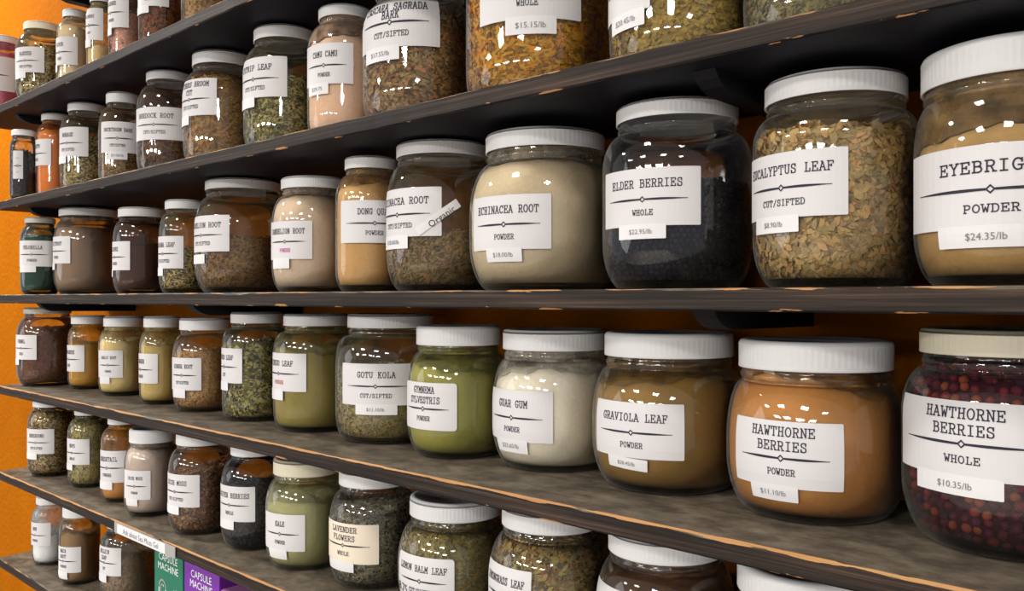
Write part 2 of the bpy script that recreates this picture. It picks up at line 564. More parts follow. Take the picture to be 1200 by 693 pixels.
class Flat:
    """2-D artwork in label coordinates (u, v in metres, v up from the label centre)."""
    def __init__(self):
        self.P, self.F, self.M, self.L = [], [], [], []
    def quads(self, Q, mat, lift):
        for q in Q:
            b = len(self.P)
            self.P += q
            self.L += [lift] * 4
            self.F.append((b, b + 1, b + 2, b + 3))
            self.M.append(mat)
    def poly(self, P, Fc, mat, lift):
        b = len(self.P)
        self.P += P
        self.L += [lift] * len(P)
        self.F += [tuple(b + i for i in f) for f in Fc]
        self.M += [mat] * len(Fc)
    def sans(self, s, cx, cy, cap, mat, lift, maxw=9.0, rot=0.0):
        P, Fc, w = sans_poly(s)
        k = cap / .7
        kx = min(k, maxw / max(w, 1e-6))
        cr, sr = math.cos(rot), math.sin(rot)
        Q = []
        for x, y in P:
            a, b_ = (x - w / 2) * kx, y * k - cap / 2
            Q.append((cx + a * cr - b_ * sr, cy + a * sr + b_ * cr))
        self.poly(Q, Fc, mat, lift)
    def sheet(self, w, h, mat, lift, rc=0.0, nu=22, nv=6, cx=0.0, cy=0.0, rot=0.0):
        cr, sr = math.cos(rot), math.sin(rot)
        us = [-w / 2 + w * i / nu for i in range(nu + 1)]
        if rc > 0:
            us = sorted(set(us + [-w / 2 + rc * (1 - math.cos(a)) for a in (.35, .7, 1.05, 1.4)] + [w / 2 - rc * (1 - math.cos(a)) for a in (.35, .7, 1.05, 1.4)]))
        b = len(self.P)
        for u in us:
            e = w / 2 - abs(u)
            hh = h / 2
            if e < rc:
                hh = h / 2 - rc + math.sqrt(max(0, rc * rc - (rc - e) ** 2))
            for j in range(nv + 1):
                v = -hh + 2 * hh * j / nv
                self.P.append((cx + u * cr - v * sr, cy + u * sr + v * cr))
                self.L.append(lift)
        for i in range(len(us) - 1):
            for j in range(nv):
                a = b + i * (nv + 1) + j
                self.F.append((a, a + nv + 1, a + nv + 2, a + 1))
                self.M.append(mat)

# ------------------------------------------------------------------ the setting
def structure(name, V, Fc, mat, loc=None):
    o = mesh_obj(name, V, Fc, mat, loc=loc)
    o['kind'] = 'structure'
    return o

DEPTH = 0.236
WX0, WX1 = -6.0, 2.2
structure('wall_back', *box_bevel(WX0, WX1, DEPTH, DEPTH + 0.12, 0.0, CEIL, 0), M_WALL)
structure('floor', *box_bevel(WX0, WX1, -10.0, DEPTH + 0.12, -0.1, 0.0, 0), plain('grey_shop_floor', (0.26, 0.23, 0.20), 0.5, 0.4, 0.1, 8, 0.12))
structure('ceiling', *box_bevel(WX0, WX1, -10.0, DEPTH + 0.12, CEIL, CEIL + 0.1, 0), plain('white_ceiling_tile', (0.72, 0.72, 0.70), 0.8, 0.2, 0.3, 60, 0.05))

# ------------------------------------------------------------------ shelves
SHELF_Z = {0: 0.660, 1: 0.434, 2: 0.2174, 3: 0.0085, 4: -0.195, 5: -0.388, 6: -0.583, 7: -0.79}
SHELF_NAME = {1: 'top shelf', 2: 'second shelf', 3: 'third shelf', 4: 'fourth shelf', 5: 'fifth shelf', 6: 'lowest shelf'}
TH_B = 0.019
X0, X1 = -2.15, 0.62
BRACKETS = {0: (-1.90,), 1: (-2.13,), 2: (-2.05, -0.3795), 3: (-1.99, -1.31, -0.38), 4: (-2.085,), 5: (-2.03,), 6: ()}

def board(si):
    V, Fc = [], []
    n = 90
    rng = random.Random(100 + si)
    xs = {0: -1.945, 1: -2.33}.get(si, X0)
    # cross-section (y, z) with eased arrises, swept along X with a slightly uneven front
    e = 0.0016
    sec = [(0, -e), (0, -TH_B + e), (e, -TH_B), (DEPTH - .001, -TH_B), (DEPTH - .001, 0), (e, 0)]
    for i in range(n + 1):
        x = xs + (X1 - xs) * i / n
        j1, j2 = rng.uniform(-.0005, .0005), rng.uniform(-.0006, .0006)
        if rng.random() < .10:
            j2 -= rng.uniform(.0005, .0016)
        for k, (y, z) in enumerate(sec):
            dy = (j1 if k in (0, 1) else 0) + (-j2 if k == 5 and rng.random() < .8 else 0)
            V.append((x, y + dy, z + (j2 if k == 0 else 0)))
    m = len(sec)
    for i in range(n):
        for k in range(m):
            k2 = (k + 1) % m
            Fc.append((i * m + k, i * m + k2, (i + 1) * m + k2, (i + 1) * m + k))
    Fc.append(tuple(range(m - 1, -1, -1)))
    Fc.append(tuple(n * m + k for k in range(m)))
    root = empty('wooden_shelf', (0, 0, CAMZ + SHELF_Z[si]))
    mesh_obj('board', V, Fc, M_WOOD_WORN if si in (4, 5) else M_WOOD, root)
    for bx in BRACKETS[si]:
        # black wooden bracket under the board: deep at the wall, tapering to the front
        w = 0.022
        pr = [(0.030, 0), (0.036, -.007), (0.046, -.013), (0.060, -.017), (DEPTH - .002, -.018), (DEPTH - .002, 0)]
        BV = [(bx - w / 2, y, z - TH_B - .0002) for y, z in pr] + [(bx + w / 2, y, z - TH_B - .0002) for y, z in pr]
        k = len(pr)
        BF = [tuple(range(k)), tuple(range(2 * k - 1, k - 1, -1))] + [(i, i + k, (i + 1) % k + k, (i + 1) % k) for i in range(k)]
        mesh_obj('bracket', BV, BF, M_BLACK, root)
    return root

SL = {
 0: 'dark wooden shelf board above the uppermost row of jars',
 1: 'dark wooden shelf board with grey worn edge carrying the uppermost jars',
 2: 'dark wooden shelf board under the BURDOCK ROOT and CAMU CAMU jars',
 3: 'dark eye-level shelf board under the ECHINACEA ROOT and ELDER BERRIES jars',
 4: 'dark shelf board with bright worn front edge under the GUAR GUM jar',
 5: 'dark dusty shelf board with a white paper sign on its front edge',
 6: 'lowest dark shelf board carrying the green and purple cartons',
}
for si in range(0, 7):
    tag(board(si), SL[si], 'shelf', None)

# ------------------------------------------------------------------ jars
BOXES = []
class Jar:
    def __init__(self, sh, lid, bl, base=None, s=0.045):
        lL, lR, yt, yb = lid
        if sh <= 3:
            yt += .14 * (yb - yt)
        a0 = math.atan2(*plan_dir(lL)[:2]); a1 = math.atan2(*plan_dir(lR)[:2]); ab = math.atan2(*plan_dir(bl)[:2])
        ac = (a0 + a1) / 2
        half = abs(a1 - a0) / 2
        b = abs(ac - ab)
        dx, dy = math.sin(ac), math.cos(ac)
        cosax = dx * (-CT) + dy * ST
        dz = SHELF_Z[sh]
        t = (D + s) / (dy - math.sin(b))
        if base is not None:
            R = t * math.sin(b)
            for _ in range(8):
                t = (F * (-dz) / (base - HY) + .87 * R) / cosax
                R = t * math.sin(b)
        tmax = (D + DEPTH - .004) / (dy + math.sin(b))
        t = min(t, tmax)
        self.R = t * math.sin(b)
        self.rl = t * math.sin(half)
        self.x, self.y = t * dx, t * dy - D
        tl = t * math.cos(half)
        da0 = math.sin(a0) * (-CT) + math.cos(a0) * ST
        dep = tl * da0
        self.zt = (HY - yt) * dep / F - dz
        self.lh = (yb - yt) * dep / F
        self.z0 = CAMZ + dz
        self.t, self.ac, self.dz = t, ac, dz
        self.cdepth = t * cosax
        self.sh = sh
        self.R0 = self.R
        lim = SHELF_Z[sh - 1] - TH_B - dz - .003
        self.zt = min(self.zt, lim)
    def level(self, y):
        return (HY - y) * (self.cdepth - self.R * .92) / F - self.dz
    def hit(self, px):
        """Angle on the cylinder where the ray of a pixel column meets its near side, and the depth there."""
        dx, dy, k = plan_dir(px)
        ox, oy = -self.x, -D - self.y
        bq = ox * dx + oy * dy
        c = ox * ox + oy * oy - self.R ** 2
        disc = bq * bq - c
        if disc < 0:
            q = -bq
            p = (ox + q * dx, oy + q * dy)
            l = math.hypot(*p)
            p = (p[0] / l * self.R, p[1] / l * self.R)
        else:
            q = -bq - math.sqrt(disc)
            p = (ox + q * dx, oy + q * dy)
        return math.atan2(p[1], p[0]), q * k
    def profile(self, hs=.66, hb=.62, ex=1.85):
        R, rl = self.R, self.rl
        H = self.zt
        zlb = H - self.lh
        rn = min(rl - .0035, R - .002)
        zn = zlb - max(.007, .15 * R)
        zs = max(zn - hs * R, .42 * H)
        hbz = hb * R
        rb = R * .74
        P = [(0.0, .0035), (rb * .55, .0032), (rb * .86, .0022), (rb * .96, 0.0)]
        for i in range(0, 9):
            a = PI / 2 * i / 8
            P.append((rb + (R - rb) * math.sin(a) ** (2 / ex), hbz * (1 - math.cos(a) ** (2 / ex))))
        nb = 6
        for i in range(1, nb):
            P.append((R, hbz + (zs - hbz) * i / nb))
        for i in range(0, 13):
            a = PI / 2 * i / 12
            P.append((rn + (R - rn) * math.cos(a) ** (2 / ex), zs + (zn - zs) * math.sin(a) ** (2 / ex)))
        g = (zlb - zn)
        P += [(rn + .0002, zn + g * .12), (rn + .0016, zn + g * .3), (rn + .0018, zn + g * .5), (rn + .0003, zn + g * .72), (rn, zn + g * .85), (rn, H - .004)]
        self.P = P
        self.zs, self.zn, self.hbz, self.rn = zs, zn, hbz, rn
        pz = [p for p in P[3:]]
        zs_, rs_ = np.array([p[1] for p in pz]), np.array([p[0] for p in pz])
        o = np.argsort(zs_, kind='stable')
        self._z, self._r = zs_[o], rs_[o]
    def r_at(self, z):
        return np.interp(z, self._z, self._r)

WALLT = 0.0028   # glass thickness to the contents

def flakes(J, n, L, W, ztop_fn, zlow, kind):
    """Vertices and quads of small bent pieces lying against the glass and on top of the fill."""
    rng = RNG
    ncap = int(n * .22)
    nw = n - ncap
    th = rng.uniform(0, 2 * PI, n)
    zt = ztop_fn(th)
    z = np.empty(n); r = np.empty(n)
    z[:nw] = zlow + (zt[:nw] - zlow) * rng.uniform(0, 1, nw)
    r[:nw] = J.r_at(z[:nw]) - WALLT - rng.uniform(.0004, .0040, nw)
    rr = np.sqrt(rng.uniform(0, 1, ncap))
    z[nw:] = zt[nw:] + rng.uniform(-.001, .003, ncap)
    r[nw:] = (J.r_at(z[nw:]) - WALLT - .001) * rr
    er = np.stack([np.cos(th), np.sin(th), np.zeros(n)], 1)
    et = np.stack([-np.sin(th), np.cos(th), np.zeros(n)], 1)
    ez = np.tile(np.array([0, 0, 1.0]), (n, 1))
    nrm = er.copy(); ta = et.copy(); tb = ez.copy()
    nrm[nw:] = ez[nw:]; tb[nw:] = er[nw:]
    a = rng.uniform(0, 2 * PI, n)
    if kind == 'strip':
        a = np.where(rng.random(n) < .6, rng.normal(0, .7, n), a)
    tilt = rng.normal(0, .65, n)
    u = ta * np.cos(a)[:, None] + tb * np.sin(a)[:, None]
    v0 = -ta * np.sin(a)[:, None] + tb * np.cos(a)[:, None]
    v = v0 * np.cos(tilt)[:, None] + nrm * np.sin(tilt)[:, None]
    w = np.cross(u, v)
    l = L * rng.uniform(.55, 1.35, n); wd = W * rng.uniform(.6, 1.4, n)
    c = er * r[:, None] + ez * z[:, None]
    bend = rng.normal(0, .28, n) * wd
    def P(a_, b_, c_):
        return c + u * (l * a_)[:, None] + v * (wd * b_)[:, None] + w * (bend * c_)[:, None]
    if kind == 'strip':
        rows = [P(-.5, -.4, 1.2), P(-.5, .4, 1.2), P(0, -.5, -1), P(0, .5, -1), P(.5, -.35, 1.2), P(.5, .35, 1.2)]
        quads = [(0, 2, 3, 1), (2, 4, 5, 3)]
    else:
        rows = [P(-.5, 0.05, 0), P(-.12, -.5, 1), P(.42, -.28, .6), P(.5, .1, 0), P(.1, .5, 1), P(-.38, .36, .7)]
        quads = [(0, 1, 4, 5), (1, 2, 3, 4)]
    V = np.stack(rows, 1)
    # keep every corner inside the glass
    lim = J.r_at(np.clip(V[..., 2], zlow * .7, J.zt - .004)) - WALLT + .0009
    rad = np.hypot(V[..., 0], V[..., 1])
    k = np.minimum(1.0, lim / np.maximum(rad, 1e-6))
    V[..., 0] *= k; V[..., 1] *= k
    V[..., 2] = np.clip(V[..., 2], .008, J.zt - .006)
    m = V.shape[1]
    base = (np.arange(n) * m)[:, None]
    Fq = np.concatenate([base + np.array(q)[None, :] for q in quads], 0)
    return V.reshape(-1, 3), Fq

_ico = None
def icosphere(sub):
    import bmesh
    bm = bmesh.new()
    bmesh.ops.create_icosphere(bm, subdivisions=sub, radius=1.0)
    V = np.array([v.co[:] for v in bm.verts]); Fc = np.array([[v.index for v in f.verts] for f in bm.faces])
    bm.free()
    return V, Fc

def berries(J, rad, ztop_fn, zlow, sub=2):
    rng = RNG
    C = []
    z = zlow + rad
    row = 0
    zmax = 0.2
    while z < zmax:
        r = float(J.r_at(z)) - WALLT - rad * 1.02
        nn = max(3, int(2 * PI * r / (rad * 2.02)))
        for i in range(nn):
            a = 2 * PI * (i + .5 * (row % 2)) / nn + rng.normal(0, .12 / nn * 6)
            if z < float(ztop_fn(np.array([a]))[0]):
                C.append((r - abs(rng.normal(0, rad * .35)), a, z + rng.normal(0, rad * .22)))
        z += rad * 1.72
        row += 1
        if z > J.zn:
            break
    ncap = int(1.15 * (J.R / rad) ** 2 / 1.6)
    for i in range(ncap):
        a = rng.uniform(0, 2 * PI)
        rr = math.sqrt(rng.uniform()) * (J.R - WALLT - rad * 1.2)
        zz = float(ztop_fn(np.array([a]))[0])
        C.append((min(rr, float(J.r_at(zz)) - WALLT - rad * 1.05), a, zz + rng.uniform(-.3, .4) * rad))
    V0, F0 = icosphere(sub)
    n = len(C)
    C = np.array(C)
    pos = np.stack([C[:, 0] * np.cos(C[:, 1]), C[:, 0] * np.sin(C[:, 1]), np.maximum(C[:, 2], rad + .005)], 1)
    sc = rad * rng.uniform(.82, 1.02, n)
    V = pos[:, None, :] + V0[None] * sc[:, None, None] * rng.uniform(.92, 1.04, (n, 1, 3))
    Fq = (np.arange(n) * len(V0))[:, None, None] + F0[None]
    return V.reshape(-1, 3), Fq.reshape(-1, 3)

def contents(J, c, ylev, root, seg):
    kind = c['k']
    lev = J.level(ylev)
    zlow = .0085
    lev = max(min(lev, J.zn - .001 if kind != 'powder' else J.zt - J.lh - .002), .02)
    amp = c.get('amp', .004)
    ph = RNG.uniform(0, 2 * PI, 6)
    tilt_a = c.get('ta', RNG.uniform(0, 2 * PI)); tilt = c.get('tilt', amp * .7)
    def ztop(th):
        return (lev + tilt * np.cos(th - tilt_a) + amp * (.45 * np.sin(2 * th + ph[0]) + .3 * np.sin(3 * th + ph[1]) + .25 * np.sin(7 * th + ph[2]) + .2 * np.sin(11 * th + ph[3]) + .12 * np.sin(23 * th + ph[4])))
    inset = WALLT if kind == 'powder' else WALLT + (.0035 if kind == 'cut' else c['rad'] * 1.3)
    nz = 14
    V, Fc = [], []
    ths = np.arange(seg) * 2 * PI / seg
    zt = np.minimum(ztop(ths), J.zt - J.lh - .003)
    for j in range(nz + 1):
        f = j / nz
        z = zlow + (zt - zlow) * f
        r = J.r_at(z) - inset
        if j == nz:
            r = r - .001
        for i in range(seg):
            V.append((r[i] * math.cos(ths[i]), r[i] * math.sin(ths[i]), z[i]))
    dome = c.get('dome', .003)
    for q in (.85, .6, .3):
        for i in range(seg):
            r = (J.r_at(zt[i]) - inset - .001) * q
            z = lev + (zt[i] - lev) * q + dome * (1 - q * q) + RNG.uniform(-1, 1) * amp * .15
            V.append((r * math.cos(ths[i]), r * math.sin(ths[i]), z))
    rows = nz + 4
    for j in range(rows - 1):
        for i in range(seg):
            k = (i + 1) % seg
            Fc.append((j * seg + i, j * seg + k, (j + 1) * seg + k, (j + 1) * seg + i))
    Fc.append(tuple(range(seg - 1, -1, -1)))
    V.append((0, 0, lev + dome))
    for i in range(seg):
        Fc.append(((rows - 1) * seg + i, (rows - 1) * seg + (i + 1) % seg, len(V) - 1))
    # dust clinging to the glass above the fill
    fb = len(V); f0 = len(Fc); nf = 8
    ztp = J.zt - J.lh * .6
    for j in range(nf + 1):
        for i in range(seg):
            z = zt[i] + .0003 + (ztp - zt[i]) * j / nf
            r = float(J.r_at(z)) - .0012
            V.append((r * math.cos(ths[i]), r * math.sin(ths[i]), z))
    for j in range(nf):
        for i in range(seg):
            k = (i + 1) % seg
            Fc.append((fb + j * seg + i, fb + j * seg + k, fb + (j + 1) * seg + k, fb + (j + 1) * seg + i))
    nfilm = len(Fc) - f0
    if kind == 'powder':
        mfilm = film_mat(tuple(v * .7 for v in c['col']), c.get('film', .42))
    else:
        q = np.mean(np.array(c['cols']), 0)
        mfilm = film_mat(tuple(float(v) * .8 for v in q), c.get('film', .14 if kind == 'cut' else .07))
    if kind == 'powder':
        m = plain('ground_herb_powder', c['col'], .9, .1, .35, c.get('bs', 260), c.get('var', .10))
        return mesh_obj('contents', V, Fc, [m, mfilm], root, mat_idx=[0] * (len(Fc) - nfilm) + [1] * nfilm, smooth=True)
    tone = (1.25, 1.75, .75, 1.5, 1.0, 1.3) if kind == 'cut' else (1.0,)
    cols = [tuple(min(.9, v * tone[i % len(tone)]) for v in q) for i, q in enumerate(c['cols'])]
    m1 = fill_mat(cols, c.get('vs', 320), .8) if kind == 'cut' else plain('berry_gap_shade', c['core'], .8, .1, .3, 200)  # berry core coloured darker, painting shade into the gaps between berries
    m2 = flake_mat(cols)
    if kind == 'berry':
        FV, FF = berries(J, c['rad'], ztop, zlow, c.get('sub', 2))
        sm = True
    else:
        FV, FF = flakes(J, c['n'], c['L'], c['W'], ztop, zlow + .002, c.get('shape', 'leaf'))
        sm = False
    b = len(V)
    V = V + [tuple(v) for v in FV]
    nf0 = len(Fc)
    Fc = Fc + [tuple(int(i) + b for i in f) for f in FF]
    mi = [0] * (nf0 - nfilm) + [2] * nfilm + [1] * (len(Fc) - nf0)
    o = mesh_obj('contents', V, Fc, [m1, m2, mfilm], root, mat_idx=mi, smooth=[True] * nf0 + [sm] * (len(Fc) - nf0))
    return o

def wrap(J, art, phi, zc, name, mats, root, lift0=.0007):
    V = []
    for (u, v), l in zip(art.P, art.L):
        z = zc + v
        r = float(J.r_at(z))
        a = phi + u / J.R
        r += lift0 + l
        V.append((r * math.cos(a), r * math.sin(a), z))
    return mesh_obj(name, V, art.F, mats, root, mat_idx=art.M)

COUNT = {}
QUEUE = []
def jar(sh, lid, bl, c, ylev, lab=None, title=(), sub='', price=None, base=None, s=0.045, **kw):
    kw.update(c=c, ylev=ylev, lab=lab, title=title, sub=sub, price=price)
    QUEUE.append((Jar(sh, lid, bl, base, s), kw))

def build_jar(J, c, ylev, lab=None, title=(), sub='', price=None, label='', lidc=LID, glass=None, hs=.66, hb=.62, ex=1.85,
        paper=PAPER, submat=1, mid=None, ts=.054, ln=(.345, .13), rc=.0012, seg=56, extra=None, group=None, ribs=True):
    sh = J.sh
    J.profile(hs, hb, ex)
    root = empty('herb_jar', (J.x, J.y, J.z0 + .0003))
    tag(root, label, 'jar', 'herb jars on the ' + SHELF_NAME[sh])
    V, Fc = lathe(J.P[1:], seg)
    n0 = len(V)
    V.append((0, 0, .0035))
    Fc += [(i, n0, (i + 1) % seg) for i in range(seg)][::1]
    mi = [1 if max(V[i][2] for i in f) < .0095 else 0 for f in Fc]
    mesh_obj('glass_body', V, Fc, [glass or M_GLASS, M_GLASS_BASE], root, mat_idx=mi, smooth=True)
    # lid: ribbed skirt, smooth rolled rim, flat top
    H, lh, rl = J.zt, J.lh, J.rl
    e = min(.004, lh * .24)
    ls = 156 if ribs else 64
    prof = [(rl - .0022, H - lh + .0010), (rl - .0005, H - lh), (rl, H - lh + .0006), (rl, H - lh + lh * .12), (rl - .0001, H - lh + lh * .16), (rl - .0001, H - lh * .22), (rl, H - lh * .17), (rl, H - e),
            (rl - e * .3, H - e * .3), (rl - e, H), (rl * .86, H), (rl * .85, H - .0006), (0.0005, H - .0006)]
    def rf(r, z, i):
        if ribs and H - lh + lh * .14 < z < H - lh * .20:
            return r - (.00016 if i % 2 else 0.0)
        return r
    LV, LF = lathe(prof, ls, cap1=True, rfun=rf)
    mesh_obj('lid', LV, LF, plain('white_plastic_lid', lidc, .42, .45, .05, 90, .03), root, smooth=[not (4 * ls <= k < 5 * ls) for k in range(len(LF))])
    contents(J, c, ylev, root, seg)
    if lab:
        xl, xr, yT, yB = lab
        phc = J.hit(mid)[0] if mid else None
        if mid and xr is None:
            pr = 2 * phc - J.hit(xl)[0]
            dr = J.hit(mid)[1]
        else:
            pr, dr = J.hit(xr)
        zT = (HY - yT) * dr / F - J.dz
        zB = (HY - yB) * dr / F - J.dz
        h = zT - zB
        if xl is None or mid:
            w = 1.55 * h
        else:
            pl, _ = J.hit(xl)
            da = (pr - pl) % (2 * PI)
            w = da * J.R
            if w < 1.30 * h and extra != 'narrow':
                w = 1.42 * h
        if mid:
            w = 2 * (pr - phc) * J.R
        w = min(w, 2.2 * J.R)
        phi = pr - w / 2 / J.R
        zc = (zT + zB) / 2
        art = Flat()
        art.sheet(w, h, 0, 0.0, rc)
        nl = len(title)
        ta = min(ts * w, .82 * w / max([len(q) for q in title] + [1]))
        cap = .132 * h
        if nl == 1:
            art.quads(slab_text(title[0], 0, .235 * h, cap, ta), 1, .0004)
            dv, sv = -.04 * h, -.265 * h
        elif nl == 2:
            art.quads(slab_text(title[0], 0, ln[0] * h, cap, ta), 1, .0004)
            art.quads(slab_text(title[1], 0, ln[1] * h, cap, ta), 1, .0004)
            dv, sv = -.055 * h, -.26 * h
        else:
            dv, sv = -.04 * h, -.265 * h
        # divider: two tapering lines and an open diamond
        dl, dd, lw = .39 * w, .045 * h, .018 * h
        for sg in (-1, 1):
            ks = [i / 10 for i in range(11)]
            pts = [(sg * (dd * 1.1 + (dl - dd * 1.1) * k), lw * (.8 + .45 * math.sin(PI * min(1, k / .9)) - .5 * k)) for k in ks]
            art.quads([[(p[0], dv - p[1]), (q[0], dv - q[1]), (q[0], dv + q[1]), (p[0], dv + p[1])] for p, q in zip(pts[:-1], pts[1:])], 1, .0004)
        art.quads(stroke_quads([[(-dd, dv), (0, dv + dd), (dd, dv), (0, dv - dd), (-dd, dv)]], .018 * h), 1, .00045)
        if sub:
            art.quads(slab_text(sub, 0, sv, .092 * h, .040 * w, .125), 2, .0004)
        if extra == 'handwritten':
            art.sans('8.75', -.36 * w, -.30 * h, .20 * h, 1, .0005, maxw=.24 * w, rot=-.08)
        mats = [plain('label_paper', paper, .55, .3), M_INK, [None, M_INK, M_MAGENTA, M_RED][submat]]
        wrap(J, art, phi, zc, 'label', mats, root)
        if price is not None:
            txt, off, tw, th_ = price[:4]
            drop = price[4] if len(price) > 4 else .36
            rot = price[5] if len(price) > 5 else 0.0
            a2 = Flat()
            pw, phh = tw * w, th_ * h
            a2.sheet(pw, phh, 0, 0.0, .0008, nu=10, nv=3, rot=rot)
            if txt:
                a2.sans(txt, 0, 0.0, .32 * phh, 1, .0004, maxw=.62 * pw, rot=rot)
            wrap(J, a2, phi + off * w / J.R, zB - phh * drop, 'price_tag', [M_TAGPAPER, M_GREYINK], root, lift0=.0013)
        if extra == 'organic':
            a3 = Flat()
            a3.sheet(.50 * w, .185 * h, 0, 0.0, .0006, nu=10, nv=3, rot=.62)
            a3.sans('Organic', .04 * w, .015 * h, .135 * h, 1, .0004, rot=.62)
            wrap(J, a3, phi + .46 * w / J.R, zc - .12 * h, 'organic_sticker', [M_TAGPAPER, M_INK], root, lift0=.0017)
    BOXES.append((label, J.x, J.y, J.R, J.rl, J.zt, J.lh, J.sh))
    return J

def powder(col, amp=.004, **k):
    d = dict(k='powder', col=col, amp=amp); d.update(k); return d
def cut(cols, n=1400, L=.006, W=.003, shape='leaf', **k):
    d = dict(k='cut', cols=cols, n=n, L=L, W=W, shape=shape); d.update(k); return d
def berry(cols, rad, **k):
    d = dict(k='berry', cols=cols, rad=rad, core=[x * .6 for x in cols[2]]); d.update(k); return d

OLIVE = [(.20, .14, .05), (.34, .25, .09), (.11, .085, .03), (.48, .37, .16), (.27, .21, .075)]
TANS = [(.42, .27, .11), (.30, .17, .06), (.55, .38, .18), (.20, .11, .04), (.48, .33, .15)]
GREENS = [(.19, .17, .05), (.29, .25, .08), (.085, .085, .025), (.42, .35, .14), (.23, .19, .055)]
BROWNS = [(.22, .10, .04), (.12, .05, .022), (.34, .17, .07), (.075, .035, .018), (.27, .15, .07)]

# ---- top shelf
jar(1, (-22, 26, 40, 50), -32, powder((0.756, 0.207, 0.293), var=.25), 60, (-8, 17.5, 69, 109), ('BEET',), 'POWDER', ('', -.3, .4, .24), s=0.004,
    label='pink powder jar at the far end of the uppermost row', seg=40)
jar(1, (27, 73, 25, 36), 18, cut(OLIVE, 700, .008, .005), 52, (19, 52, 56, 86), ('BLESSED',), 'CUT/SIFTED', ('', -.2, .45, .26), lidc=LID_CREAM, s=0.012,
    label='cream-lidded jar of olive herb beside the pink jar, uppermost row', seg=40)
jar(1, (73, 103, 10, 21), 66, powder((0.805, 0.647, 0.403)), 30, (67, 91, 44, 77), ('BIRCH',), 'BARK', ('', -.3, .45, .26), hs=.8,
    label='slim jar of pale tan powder, third jar of the uppermost row', seg=40)
jar(1, (105, 131, -8, 3), 101, powder((0.732, 0.549, 0.268)), 52, (102, 121, 10, 48), ('BILBERRY',), 'LEAF', ('', -.15, .5, .24), hs=.8,
    label='slim jar with a low yellowish fill, fourth of the uppermost row', seg=40)
jar(1, (134, 165, -26, -14), 127, cut([(.62, .36, .27), (.50, .25, .18), (.72, .48, .36)], 700, .005, .004), 14, (127.5, 151, -6, 33), ('BLADDER',), 'POWDER', ('', -.2, .5, .24), hs=.8,
    label='slim jar of pinkish granules, fifth of the uppermost row', seg=40)
jar(1, (169, 211, -46, -31), 162, cut([(.30, .08, .03), (.13, .04, .02), (.42, .18, .07), (.05, .03, .02)], 900, .007, .004), -6, (162.5, 198, -26, 9), ('BLACK', 'COHOSH'), 'CUT', ('', -.2, .5, .26),
    label='jar of red-brown chips between pink granules and tan powder, uppermost row', seg=40)
jar(1, (219, 270, -72, -54), 212, cut(TANS, 800, .006, .004), -20, (213, 246, -56, -14), (), '', None,
    label='jar of tan crumbs cropped by the picture top, uppermost row', seg=40)

# ---- second shelf
jar(2, (16, 46, 150, 158.5), 15, cut([(.035, .03, .03), (.02, .018, .02), (.08, .06, .05)], 400, .006, .004), 176, (15.5, 27, 177, 210), ('BLACK',), 'POWDER', None, hs=.8, extra='narrow', s=0.01,
    label='small jar of blackish herb at the far end, second shelf', seg=40)
jar(2, (45, 80, 130, 140), 37, powder((0.756, 0.244, 0.030)), 155, (37.5, 60, 163, 194), ('ANNATTO',), 'POWDER', ('', -.3, .42, .26), hs=.8,
    label='small jar of bright orange powder, second shelf', seg=40)
jar(2, (79, 125, 115, 127), 70, cut(OLIVE, 900, .006, .004), 158, (71, 103.5, 149.5, 184), ('BORAGE',), 'CUT/SIFTED', ('', -.25, .45, .26),
    label='jar of olive cut herb beside the orange powder, second shelf', seg=44)
jar(2, (124, 164, 107, 122), 115, cut(TANS + BROWNS[:2], 900, .006, .004), 176, (115.5, 160, 145, 181), ('BUCKTHORN BARK',), 'CUT/SIFTED', ('$9.00/lb', 0, .5, .26), hs=.9, mid=137.5,
    label='half-empty jar of brown bark with wide label before BURDOCK ROOT, second shelf', seg=44)
jar(2, (171, 226, 77, 90), 160, cut(BROWNS, 1200, .008, .005), 164, (160.5, 216, 128, 166), ('BURDOCK ROOT',), 'CUT/SIFTED', None, hs=.8, mid=180,
    label='jar of dark root pieces labelled BURDOCK ROOT on the second shelf', seg=48)
jar(2, (225, 298, 49, 67), 214, cut([(.46, .27, .09), (.34, .18, .06), (.56, .38, .15), (.22, .12, .05), (.40, .24, .10)], 2200, .011, .0035, 'strip'), 88, (214.5, 254, 91, 135), ('BUTCHERS BROOM', 'CUT'), 'CUT/SIFTED', ('', -.25, .5, .26), mid=222,
    label='jar of golden-brown shreds labelled BROOM CUT on the second shelf', seg=48)
jar(2, (297, 372, 27, 45), 285, cut(GREENS, 2400, .008, .003), 88, (285.5, 336.5, 66, 114), ('CATNIP LEAF',), 'CUT/SIFTED', ('', -.20, .46, .26), mid=297,
    label='jar of dark green herb labelled CATNIP LEAF on the second shelf', seg=52)
jar(2, (373, 437, 9, 25), 360, powder((0.900, 0.634, 0.451), amp=.006), 46, (360.5, 414, 51, 99), ('CAMU CAMU',), 'POWDER', ('$29.75', -.14, .46, .28), hs=.7, mid=379.5,
    label='jar of peach powder labelled CAMU CAMU on the second shelf', seg=52)
jar(2, (440, 545, -46, -28), 425, cut([(.34, .21, .085), (.24, .145, .06), (.46, .27, .09), (.42, .19, .065), (.18, .115, .05), (.40, .31, .14)], 3200, .010, .0035, 'strip'), 18, (426, 515.5, -10, 56), ('CASCARA SAGRADA', 'BARK'), 'CUT/SIFTED', ('$17.55/lb', -.12, .45, .26), mid=456.7, ln=(.235, .085), ts=.051,
    label='brown bark jar labelled CASCARA SAGRADA BARK on the second shelf', hs=.5, s=.05)
